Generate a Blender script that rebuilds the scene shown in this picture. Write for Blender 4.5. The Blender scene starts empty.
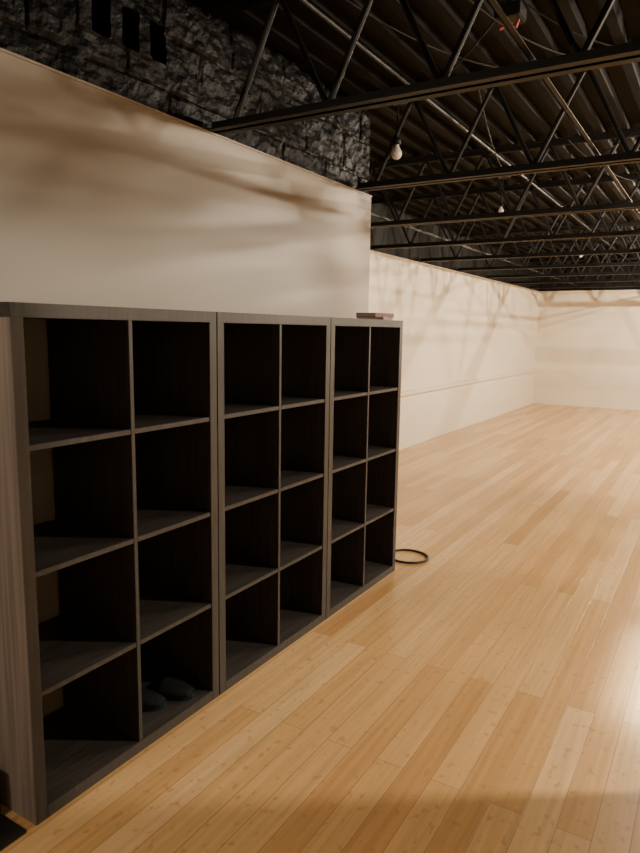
import bpy, bmesh, math, random
import numpy as np
from mathutils import Vector, Matrix, noise
random.seed(4)
# ---------------- camera solve (constants measured from the room) ----------------
def basis(a,p,r):
    s,c=math.sin(a),math.cos(a); sp,cp=math.sin(p),math.cos(p)
    F=np.array([-s*cp,c*cp,-sp]); R=np.array([c,s,0.]); U=np.cross(R,F)
    R2=R*math.cos(r)+U*math.sin(r); U2=-R*math.sin(r)+U*math.cos(r)
    return F,R2,U2
def proj(q,P):
    F,R,U=basis(q[1],q[2],q[3]); d=np.array([P[0],P[1],P[2]-q[4]])
    z=F@d
    return np.array([320+q[0]*(R@d)/z,426.5-q[0]*(U@d)/z])
H=1.47
q0=np.array([625,.564,.147,0,1.39,-1.55,.94,.775,-3.15,13.7,2.26,6.7,5.5,3.7,1.,2.17,3.5,-.3,-.5])
def res(q):
    xf,y0,W,XL,YB,zw,ya,yb,yc,yd,J1,J2,xe1,xe2=q[5:]
    XW=xf-.40
    L=[((6,301),(xf,y0,H)),((38,824),(xf,y0,0)),((219,312),(xf,y0+W,H)),((219,696),(xf,y0+W,0)),
       ((333,318),(xf,y0+2*W,H)),((327,619),(xf,y0+2*W,0)),((405,322),(xf,y0+3*W,H)),((393,574),(xf,y0+3*W,0)),
       ((537,400),(XL,YB,0)),((535,290),(XL,YB,zw)),((398,452),(XL,ya,0)),((372,250),(XL,yb,zw)),
       ((0,45),(XW,yd,zw)),((371,198),(XW,yc,zw)),((368,316),(XW,yc,1.5)),((360,193),(XW,J2,zw)),((640,157),(xe2,J2,zw)),
       ((210,138),(XW,J1,zw)),((640,60),(xe1,J1,zw))]
    return np.concatenate([proj(q,P)-np.array(p) for p,P in L]+[np.array([(q[0]-625)*.02,q[3]*30])])
q=q0.copy(); lam=1e-2; r=res(q)
for it in range(80):
    J=np.zeros((len(r),len(q)))
    for i in range(len(q)):
        e=1e-5*max(1,abs(q[i])); q2=q.copy(); q2[i]+=e; J[:,i]=(res(q2)-r)/e
    A=J.T@J; dq=np.linalg.solve(A+lam*np.diag(np.diag(A)+1e-9),-J.T@r)
    r2=res(q+dq)
    if r2@r2<r@r: q=q+dq; r=r2; lam*=.3
    else: lam*=4
f,ya_,pit,rol,hc,xf,y0,W,XL,YB,zw,_,_,yc,_,J1,J2,_,_=[float(v) for v in q]
XW=xf-.40
ZD=2.74; XR=6.0; YN=-3.0

# ---------------- helpers ----------------
def mat(name,col,rough=.6,spec=.5,metal=0):
    m=bpy.data.materials.new(name); m.use_nodes=True; b=m.node_tree.nodes['Principled BSDF']
    b.inputs['Base Color'].default_value=(*col,1); b.inputs['Roughness'].default_value=rough
    b.inputs['Specular IOR Level'].default_value=spec; b.inputs['Metallic'].default_value=metal
    return m
def N(m,t,**k):
    n=m.node_tree.nodes.new(t)
    for a,v in k.items(): setattr(n,a,v)
    return n
def lk(m,a,b): m.node_tree.links.new(a,b)
def noisy(name,c1,c2,scale=(5,5,5),rough=.6,bump=.0,spec=.5,detail=6):
    m=mat(name,c1,rough,spec); b=m.node_tree.nodes['Principled BSDF']
    tc=N(m,'ShaderNodeTexCoord'); mp=N(m,'ShaderNodeMapping'); mp.inputs['Scale'].default_value=scale
    nz=N(m,'ShaderNodeTexNoise'); nz.inputs['Scale'].default_value=1; nz.inputs['Detail'].default_value=detail
    cr=N(m,'ShaderNodeValToRGB'); cr.color_ramp.elements[0].position=.3; cr.color_ramp.elements[1].position=.7
    cr.color_ramp.elements[0].color=(*c1,1); cr.color_ramp.elements[1].color=(*c2,1)
    lk(m,tc.outputs['Object'],mp.inputs[0]); lk(m,mp.outputs[0],nz.inputs['Vector']); lk(m,nz.outputs['Fac'],cr.inputs[0]); lk(m,cr.outputs[0],b.inputs['Base Color'])
    if bump:
        bp=N(m,'ShaderNodeBump'); bp.inputs['Strength'].default_value=bump; bp.inputs['Distance'].default_value=.01
        lk(m,nz.outputs['Fac'],bp.inputs['Height']); lk(m,bp.outputs[0],b.inputs['Normal'])
    return m
def newobj(name,bm,m,parent=None,smooth=False):
    me=bpy.data.meshes.new(name); bm.to_mesh(me); bm.free()
    for x in (m if isinstance(m,list) else [m]): me.materials.append(x)
    if smooth:
        for p in me.polygons: p.use_smooth=True
    o=bpy.data.objects.new(name,me); bpy.context.scene.collection.objects.link(o)
    if parent: o.parent=parent
    return o
def empty(name):
    o=bpy.data.objects.new(name,None); bpy.context.scene.collection.objects.link(o); return o
def bbox(bm,lo,hi,mi=0,bev=0):
    lo=Vector(lo);hi=Vector(hi)
    g=bmesh.ops.create_cube(bm,size=1,matrix=Matrix.Translation((lo+hi)/2)@Matrix.Diagonal((*(hi-lo),1)))
    fs={f for v in g['verts'] for f in v.link_faces}
    for f_ in fs: f_.material_index=mi
    if bev:
        es={e for v in g['verts'] for e in v.link_edges}
        bmesh.ops.bevel(bm,geom=list(es),offset=bev,segments=2,affect='EDGES')
def rod(bm,a,b,rad,seg=8,mi=0):
    a=Vector(a);b=Vector(b);d=b-a
    M=Matrix.Translation((a+b)/2)@d.to_track_quat('Z','Y').to_matrix().to_4x4()
    g=bmesh.ops.create_cone(bm,cap_ends=True,segments=seg,radius1=rad,radius2=rad,depth=d.length,matrix=M)
    for v in g['verts']:
        for f_ in v.link_faces: f_.material_index=mi
def boxobj(name,lo,hi,m,parent=None,bev=0):
    bm=bmesh.new(); bbox(bm,lo,hi,0,bev); return newobj(name,bm,m,parent)
def curve(name,pts,rad,m,parent=None,cyc=False):
    c=bpy.data.curves.new(name,'CURVE'); c.dimensions='3D'; c.bevel_depth=rad; c.bevel_resolution=3
    s=c.splines.new('NURBS'); s.points.add(len(pts)-1)
    for i,p in enumerate(pts): s.points[i].co=(*p,1)
    s.order_u=4; s.use_endpoint_u=True; s.use_cyclic_u=cyc; s.resolution_u=8
    c.materials.append(m)
    o=bpy.data.objects.new(name,c); bpy.context.scene.collection.objects.link(o)
    if parent:o.parent=parent
    return o
def lathe(bm,prof,center,seg=24,mi=0):
    vs=[[bm.verts.new((center[0]+r_*math.cos(2*math.pi*i/seg),center[1]+r_*math.sin(2*math.pi*i/seg),center[2]+z)) for i in range(seg)] for r_,z in prof]
    for a,b in zip(vs,vs[1:]):
        for i in range(seg):
            f_=bm.faces.new((a[i],a[(i+1)%seg],b[(i+1)%seg],b[i])); f_.material_index=mi

# ---------------- materials ----------------
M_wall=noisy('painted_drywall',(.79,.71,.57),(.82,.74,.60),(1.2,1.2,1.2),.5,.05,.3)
M_wallDim=noisy('dimmed_partition',(.32,.285,.24),(.365,.325,.275),(1.5,1.5,1.5),.42,.05,.4)  # wall paint darkened to stand in for dimmer light on the partition
M_black=noisy('black_masonry_paint',(.0015,.0015,.002),(.0045,.0045,.005),(30,30,30),.5,.6,.14)
M_flatblack=noisy('flat_black_paint',(.003,.003,.003),(.006,.006,.0055),(6,6,6),.7,.3,.2)
M_deck=noisy('deck_paint',(.0025,.0022,.002),(.006,.0052,.0045),(8,.7,8),.75,.1,.1)
M_joist=noisy('joist_paint',(.003,.0027,.0027),(.006,.0055,.005),(7,7,7),.55,.1,.25)
M_white=mat('white_glass',(.6,.56,.5),.25)
M_cord=mat('black_rubber',(.008,.008,.008),.5)
M_paper=mat('paper',(.4,.32,.27),.8)
def wood(name,c1,c2,scale,rough=.5): return noisy(name,c1,c2,scale,rough,.06,.3,8)
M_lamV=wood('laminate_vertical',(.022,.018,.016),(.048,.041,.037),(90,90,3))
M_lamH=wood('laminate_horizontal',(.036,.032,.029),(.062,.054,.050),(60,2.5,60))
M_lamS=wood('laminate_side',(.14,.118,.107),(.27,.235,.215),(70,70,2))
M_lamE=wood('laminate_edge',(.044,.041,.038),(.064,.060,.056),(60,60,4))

# floor: bamboo planks along Y
m=mat('bamboo_floor',(.6,.38,.18),.28,.45); b=m.node_tree.nodes['Principled BSDF']
tc=N(m,'ShaderNodeTexCoord'); mp=N(m,'ShaderNodeMapping'); mp.inputs['Rotation'].default_value=(0,0,math.pi/2)
lk(m,tc.outputs['Object'],mp.inputs[0])
br=N(m,'ShaderNodeTexBrick'); br.offset=.37; br.offset_frequency=2; br.squash=1
for k,v in {'Scale':1,'Mortar Size':.0011,'Mortar Smooth':.3,'Brick Width':1.83,'Row Height':.096,'Bias':0}.items(): br.inputs[k].default_value=v
br.inputs['Color1'].default_value=(0,0,0,1); br.inputs['Color2'].default_value=(1,1,1,1); br.inputs['Mortar'].default_value=(.5,.5,.5,1)
lk(m,mp.outputs[0],br.inputs['Vector'])
cr=N(m,'ShaderNodeValToRGB'); e=cr.color_ramp.elements
e[0].color=(.56,.31,.12,1); e[1].color=(.76,.505,.25,1); x=e.new(.5); x.color=(.66,.395,.165,1)
lk(m,br.outputs['Color'],cr.inputs[0])
mp2=N(m,'ShaderNodeMapping'); mp2.inputs['Scale'].default_value=(55,1.6,1); lk(m,tc.outputs['Object'],mp2.inputs[0])
nz=N(m,'ShaderNodeTexNoise'); nz.inputs['Scale'].default_value=1; nz.inputs['Detail'].default_value=5; lk(m,mp2.outputs[0],nz.inputs['Vector'])
r1=N(m,'ShaderNodeMapRange'); r1.inputs[1].default_value=.3; r1.inputs[2].default_value=.7; r1.inputs[3].default_value=.82; r1.inputs[4].default_value=1.08; lk(m,nz.outputs['Fac'],r1.inputs[0])
mx=N(m,'ShaderNodeVectorMath',operation='SCALE'); lk(m,cr.outputs[0],mx.inputs[0]); lk(m,r1.outputs[0],mx.inputs['Scale'])
mp3=N(m,'ShaderNodeMapping'); mp3.inputs['Scale'].default_value=(38,24,1); lk(m,tc.outputs['Object'],mp3.inputs[0])
nk=N(m,'ShaderNodeTexNoise'); nk.inputs['Scale'].default_value=1; nk.inputs['Detail'].default_value=1; lk(m,mp3.outputs[0],nk.inputs['Vector'])
r2=N(m,'ShaderNodeMapRange'); r2.inputs[1].default_value=.62; r2.inputs[2].default_value=.72; r2.inputs[3].default_value=0; r2.inputs[4].default_value=.5; lk(m,nk.outputs['Fac'],r2.inputs[0])
mk=N(m,'ShaderNodeMix',data_type='RGBA'); lk(m,r2.outputs[0],mk.inputs[0]); lk(m,mx.outputs[0],mk.inputs[6]); mk.inputs[7].default_value=(.44,.20,.075,1)
mm=N(m,'ShaderNodeMix',data_type='RGBA'); lk(m,br.outputs['Fac'],mm.inputs[0]); lk(m,mk.outputs[2],mm.inputs[6]); mm.inputs[7].default_value=(.28,.13,.05,1)
lk(m,mm.outputs[2],b.inputs['Base Color'])
bp=N(m,'ShaderNodeBump'); bp.invert=True; bp.inputs['Strength'].default_value=.3; bp.inputs['Distance'].default_value=.002
lk(m,br.outputs['Fac'],bp.inputs['Height']); lk(m,bp.outputs[0],b.inputs['Normal'])
M_floor=m

# ---------------- room ----------------
boxobj('floor',(XL-.3,YN-.2,-.1),(XR+.2,YB+.2,0),M_floor)
boxobj('wall_left',(XL-.2,yc-.1,0),(XL,YB,zw),M_wall)
boxobj('wall_left_upper',(XL-.2,yc-.1,zw),(XL-.015,YB,ZD),M_flatblack)
boxobj('wall_back',(XL-.2,YB,0),(XR+.2,YB+.2,zw),M_wall)
boxobj('wall_back_upper',(XL-.2,YB+.015,zw),(XR+.2,YB+.2,ZD),M_flatblack)
boxobj('wall_right',(XR,YN,0),(XR+.2,YB,ZD),M_wall)
boxobj('wall_front',(XL-.2,YN-.2,0),(XR+.2,YN,ZD),M_wall)
boxobj('wall_partition',(XW-.15,YN,0),(XW,yc,zw),M_wallDim)
boxobj('wall_partition_return',(XL,yc-.15,0),(XW-.15,yc,ZD),M_wall)
boxobj('shadow_blocker',(.30,YN,0),(.42,2.40,zw-.05),M_wall)  # unseen wall added to cast the shadow over the near floor
boxobj('trim_wall_rail',(XL,yc+.02,.655),(XL+.05,YB,.70),M_wall,bev=.006)
bm=bmesh.new(); d=.0105; ny=int((yc+1.2)/d); nzz=int((ZD-zw)/d)+1
bh=.2;bw=.41
grid=[]
for i in range(ny+1):
    row=[]
    for j in range(nzz+1):
        y=-1.2+i*(yc+1.2)/ny; z=zw+j*(ZD-zw)/nzz
        p=Vector((0,y,z))
        yw=y+.012*noise.noise(p*6); zz=z+.010*noise.noise(p*5+Vector((4,4,4)))
        v0=zz-zw+.09; rr=int(v0/bh); u=((yw+(bw/2 if rr%2 else 0))%bw); v=v0%bh
        dm=min(u,bw-u,v,bh-v)
        fill=.5+.9*noise.noise(p*3.3+Vector((1,8,2)))
        x=-.036+.016*max(min(1,fill),min(1,(dm/.014)**.8))
        x+=.009*noise.fractal(p*16,1,2,3)+.012*noise.noise(p*4+Vector((3,1,7)))
        if 1.62<y<2.04 and 2.42<z<2.57:
            uu=(y-1.62)%.14
            x=-.010 if (uu<.062 or z>2.557 or z<2.432) else -.13
            x+=.006*noise.fractal(p*16,1,2,3)
        row.append(bm.verts.new((XW+x,y,z)))
    grid.append(row)
for i in range(ny):
    for j in range(nzz):
        bm.faces.new((grid[i][j],grid[i+1][j],grid[i+1][j+1],grid[i][j+1]))
newobj('wall_masonry_upper',bm,M_black)
boxobj('wall_masonry_backing',(XW-.3,YN,zw),(XW-.16,yc-.15,ZD),M_flatblack)
boxobj('trim_drywall_cap',(XW-.06,-1.2,zw-.004),(XW+.006,yc,zw+.004),M_wallDim)
bm=bmesh.new(); prof=[];x=XL-.2
while x<XR+.2:
    prof+= [(x,ZD),(x+.045,ZD),(x+.06,ZD+.038),(x+.135,ZD+.038)]; x+=.15
a=[bm.verts.new((px,YN-.2,pz)) for px,pz in prof]; c=[bm.verts.new((px,YB+.2,pz)) for px,pz in prof]
for i in range(len(prof)-1): bm.faces.new((a[i],a[i+1],c[i+1],c[i]))
newobj('ceiling',bm,M_deck)
boxobj('ceiling_roof',(XL-.2,YN-.2,ZD+.05),(XR+.2,YB+.2,ZD+.15),M_flatblack)
sp=J2-J1; k=-3
bj=zw+.005
while J1+k*sp<YB-.1:
    Y=J1+k*sp
    x0=XW if Y<yc-.1 else XL
    bm=bmesh.new()
    for s in (-1,1):
        y_a=Y+s*.006; y_b=Y+s*.045
        bbox(bm,(x0,min(y_a,y_b),bj),(XR,max(y_a,y_b),bj+.006))
        bbox(bm,(x0,min(y_a,Y+s*.012),bj),(XR,max(y_a,Y+s*.012),bj+.04))
        bbox(bm,(x0,min(y_a,y_b),ZD-.008),(XR,max(y_a,y_b),ZD-.001))
        bbox(bm,(x0,min(y_a,Y+s*.012),ZD-.04),(XR,max(y_a,Y+s*.012),ZD-.001))
    x=-1.38
    while x-.23>x0: x-=.46
    while x<XR-.25:
        if x-.23>x0: rod(bm,(x-.23,Y,ZD-.02),(x,Y,bj+.02),.0125)
        if x>x0: rod(bm,(x,Y,bj+.02),(x+.23,Y,ZD-.02),.0125)
        x+=.46
    newobj('roof_joist',bm,M_joist)
    k+=1
for i,(bx,bz) in enumerate([(-.62,bj+.047),(1.6,bj+.047),(-2.4,bj+.047)]):
    bm=bmesh.new(); ys=YN+.02 if bx>XW else yc+.02
    bbox(bm,(bx,ys,bz),(bx+.02,YB,bz+.004)); bbox(bm,(bx,ys,bz),(bx+.004,YB,bz+.02)); newobj('joist_bridging',bm,M_joist)
bm=bmesh.new(); rod(bm,(-1.52,YN,ZD-.055),(-1.52,YB,ZD-.055),.010); newobj('electrical_conduit',bm,M_joist)
def wire(pts,r_=.0035): return curve('hanging_wire',pts,r_,M_joist)
for (x1,y1,x2,y2,sag) in [(-1.7,3.55,-.8,2.7,.12),(-.8,2.7,-.1,3.5,.15),(-1.7,5.6,-.6,4.8,.15),(-1.2,3.5,-1.6,5.6,.14),(-1.0,4.8,-.4,6.2,.18),(-1.4,2.2,-.9,3.5,.1),(-2.2,7.4,-1.0,6.2,.15),(-1.0,2.2,-.5,3.5,.16)]:
    wire([(x1,y1,ZD-.05),(x1*.7+x2*.3,y1*.7+y2*.3,ZD-.05-sag),(x1*.35+x2*.65,y1*.35+y2*.65,ZD-.05-sag*1.2),(x2,y2,ZD-.05)])
def bulb(x,y,z,r=.027):
    e_=empty('light_bulb'); bm=bmesh.new()
    lathe(bm,[(0,-r),(r*.5,-r*.87),(r*.87,-r*.5),(r,0),(r*.9,r*.45),(r*.6,r*.95),(r*.42,r*1.3),(r*.4,r*1.6)],(x,y,z)); newobj('globe',bm,M_white,e_,True)
    bm=bmesh.new(); lathe(bm,[(r*.4,r*1.5),(r*.7,r*1.6),(r*.75,r*2.4),(r*.3,r*2.8),(0,r*2.95)],(x,y,z)); newobj('lampholder',bm,M_joist,e_,True)
    bm=bmesh.new(); rod(bm,(x,y,z+r*2.9),(x,y,ZD-.03),.005); bbox(bm,(x-.05,y-.05,ZD-.04),(x+.05,y+.05,ZD-.002),0,.004); newobj('junction_box',bm,M_joist,e_)
bulb(-1.70,3.62,2.42,.032); bulb(-1.70,5.72,2.43,.022); bulb(-1.70,9.4,2.43,.022)
e_=empty('junction_box_wiring'); bm=bmesh.new(); bbox(bm,(-.86,2.66,2.60),(-.76,2.76,2.65),0,.004); rod(bm,(-.81,2.71,2.65),(-.81,2.71,ZD),.01); newobj('box',bm,M_joist,e_)
M_red=mat('red_plastic',(.3,.02,.015),.4); M_yel=mat('yellow_plastic',(.6,.28,.03),.4)
for i,(dx,dy,mt) in enumerate([(-.03,-.01,M_red),(.0,-.02,M_yel),(.03,.0,M_red)]):
    bm=bmesh.new(); bmesh.ops.create_cone(bm,cap_ends=True,segments=10,radius1=.010,radius2=.005,depth=.03,matrix=Matrix.Translation((-.81+dx,2.70+dy,2.583))@Matrix.Rotation(.5*dx*30,4,'Y')); newobj('wire_nut_%d'%i,bm,mt,e_)

# ---------------- cube storage units ----------------
D=.39; T=.038; t=.016
def unit(yo,wd,first=False):
    root=empty('cube_storage_shelf'); y1=yo+wd; xb=xf-D
    def bx(n,lo,hi,m_,bev=.0012):
        o=boxobj(n,lo,hi,m_,root,bev); o.data.materials.append(M_lamE)
        for p in o.data.polygons:
            if p.normal.x>.9: p.material_index=1
        return o
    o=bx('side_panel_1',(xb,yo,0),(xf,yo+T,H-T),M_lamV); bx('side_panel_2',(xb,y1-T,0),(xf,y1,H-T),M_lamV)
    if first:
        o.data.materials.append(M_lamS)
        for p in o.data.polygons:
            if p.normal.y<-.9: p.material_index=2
    bx('top_panel',(xb,yo,H-T),(xf,y1,H),M_lamH); bx('bottom_panel',(xb,yo+T,0),(xf,y1-T,T),M_lamH)
    ym=(yo+y1)/2; ch=(H-2*T-3*t)/4
    bx('center_divider',(xb,ym-t/2,T),(xf-.002,ym+t/2,H-T),M_lamV)
    for i in range(3):
        z=T+ch*(i+1)+t*i
        bx('shelf_%d_a'%i,(xb,yo+T,z),(xf-.003,ym-t/2,z+t),M_lamH); bx('shelf_%d_b'%i,(xb,ym+t/2,z),(xf-.003,y1-T,z+t),M_lamH)
for i in range(3): unit(y0+i*W,W-.004,i==0)
M_shoe=mat('dark_fabric',(.010,.012,.014),.9,.2); M_sole=mat('teal_rubber',(.015,.03,.034),.8,.2)
def shoe(cx,cy,rot):
    e_=empty('slipper')
    bm=bmesh.new(); n=28; out=[]
    for i in range(n):
        a=2*math.pi*i/n; out.append((.125*math.cos(a),(.045+.008*math.cos(a))*math.sin(a)))
    lo=[bm.verts.new((p[0],p[1],0)) for p in out]; hi=[bm.verts.new((p[0]*1.02,p[1]*1.02,.018)) for p in out]
    bm.faces.new(lo[::-1]); bm.faces.new(hi)
    for i in range(n): bm.faces.new((lo[i],lo[(i+1)%n],hi[(i+1)%n],hi[i]))
    newobj('sole',bm,M_sole,e_)
    bm=bmesh.new(); gr=[]
    for i in range(9):
        l=-.01+.128*i/8; w=max(.004,.05*math.sqrt(max(0,1-(l/.125)**2))); h_=.032*(1-(i/8)**2*.75)
        gr.append([bm.verts.new((l,w*math.cos(math.pi*j/10),.016+h_*math.sin(math.pi*j/10))) for j in range(11)])
    for i in range(8):
        for j in range(10): bm.faces.new((gr[i][j],gr[i+1][j],gr[i+1][j+1],gr[i][j+1]))
    o=newobj('upper',bm,M_shoe,e_,True); s_=o.modifiers.new('s','SOLIDIFY'); s_.thickness=.004
    e_.location=(cx,cy,T+.001); e_.rotation_euler=(0,0,rot)
cy=y0+W*.75
shoe(xf-.19,cy-.06,.35); shoe(xf-.15,cy+.055,.25)
e_=empty('notebook_stack'); yy=y0+3*W-.19; M_cov=mat('leather_cover',(.12,.04,.035),.5); M_cov2=mat('pink_cover',(.25,.12,.10),.6)
hs=[.014,.022]
for i,(w_,l_,mc) in enumerate([(.15,.21,M_cov2),(.13,.18,M_cov)]):
    h_=hs[i]; zb=H+.001+sum(hs[:i]); bm=bmesh.new()
    bbox(bm,(-w_/2+.004,-l_/2+.004,.002),(w_/2-.001,l_/2-.003,h_-.002),1)
    bbox(bm,(-w_/2,-l_/2,0),(w_/2,l_/2,.002)); bbox(bm,(-w_/2,-l_/2,h_-.002),(w_/2,l_/2,h_)); bbox(bm,(-w_/2,-l_/2,.002),(-w_/2+.003,l_/2,h_-.002))
    o=newobj('book_%d'%i,bm,[mc,M_paper],e_); o.location=(xf-.10,yy+.03,zb); o.rotation_euler=(0,0,math.pi+.2-.35*i)
cx,cy=xf-.03,y0+3*W+.25
pts=[(xf-.36,y0+3*W+.03,.008),(xf-.25,y0+3*W+.12,.008)]+[(cx+.13*math.sin(a),cy+.12*math.cos(a)*1.0,.008) for a in [math.radians(v) for v in range(-50,215,20)]]+[(xf-.12,y0+3*W+.05,.008)]
curve('power_cable',pts,.007,M_cord)
bm=bmesh.new(); bbox(bm,(XW+.02,.35,0.0005),(xf-.0,y0-.03,.010),0,.002)
for i in range(10): bbox(bm,(XW+.04,.38+i*.05,.010),(xf-.02,.40+i*.05,.014))
newobj('door_mat',bm,M_cord)
bm=bmesh.new(); bx0=XW+.04
for lo,hi in [((0,0,0),(.24,.14,.004)),((0,0,0),(.004,.14,.13)),((.236,0,0),(.24,.14,.13)),((0,0,0),(.24,.004,.13)),((0,.136,0),(.24,.14,.13))]:
    bbox(bm,(bx0+lo[0],y0-.17+lo[1],.0145+lo[2]),(bx0+hi[0],y0-.17+hi[1],.0145+hi[2]))
newobj('cardboard_box',bm,noisy('cardboard',(.22,.13,.07),(.28,.17,.1),(20,20,20),.8))

# ---------------- lamps ----------------
WARM=(1,.84,.64)
def lamp(x,y,z,P,rad=.015):
    e_=empty('ceiling_lamp'); bm=bmesh.new()
    lathe(bm,[(0,.085),(.06,.085),(.14,.055),(.145,.05),(.138,.05),(.06,.078),(0,.078)],(x,y,z)); rod(bm,(x,y,z+.085),(x,y,ZD),.008); newobj('uplight_blocker',bm,M_joist,e_)  # unseen cap added above the lamp to keep light off the deck
    l=bpy.data.lights.new('lamp_light','POINT'); l.energy=P; l.color=WARM; l.shadow_soft_size=rad
    o=bpy.data.objects.new('lamp_light',l); o.location=(x,y,z); o.parent=e_; bpy.context.scene.collection.objects.link(o)
lamp(1.9,J1+.9*sp,2.40,440,.075)
lamp(.35,J1+1.8*sp,2.48,110,.05)
lamp(.9,J1+3.3*sp,2.56,260)
lamp(.1,J1+4.35*sp,2.57,200,.012)
lamp(.3,J1+5.35*sp,2.57,330,.012)
lamp(.5,J1+7.3*sp,2.56,400)
lamp(3.2,J1+5.5*sp,2.42,120)
lamp(-1.75,-1.0,2.10,75,.05)
e_=empty('floor_glow_rig'); bm=bmesh.new(); bbox(bm,(-.2,2.5,2.235),(.9,3.45,2.26)); newobj('floor_glow_panel',bm,M_joist,e_)  # out-of-view panel and area light added to brighten a floor patch
l=bpy.data.lights.new('floor_glow_light','AREA'); l.shape='RECTANGLE'; l.size=1.0; l.size_y=.85; l.energy=22; l.color=(.9,.93,1); l.spread=math.radians(14)
o=bpy.data.objects.new('floor_glow_light',l); o.location=(.36,2.97,2.23); o.parent=e_; bpy.context.scene.collection.objects.link(o)

w=bpy.data.worlds.new('world'); bpy.context.scene.world=w; w.use_nodes=True
w.node_tree.nodes['Background'].inputs[0].default_value=(.02,.018,.015,1)
# ---------------- camera ----------------
cd=bpy.data.cameras.new('camera'); cam=bpy.data.objects.new('camera',cd); bpy.context.scene.collection.objects.link(cam)
F,R,U=basis(ya_,pit,rol)
cam.matrix_world=Matrix(((R[0],U[0],-F[0],0),(R[1],U[1],-F[1],0),(R[2],U[2],-F[2],hc),(0,0,0,1)))
cd.sensor_fit='VERTICAL'; cd.sensor_height=24; cd.lens=f*24/853; cd.clip_start=.02
bpy.context.scene.camera=cam
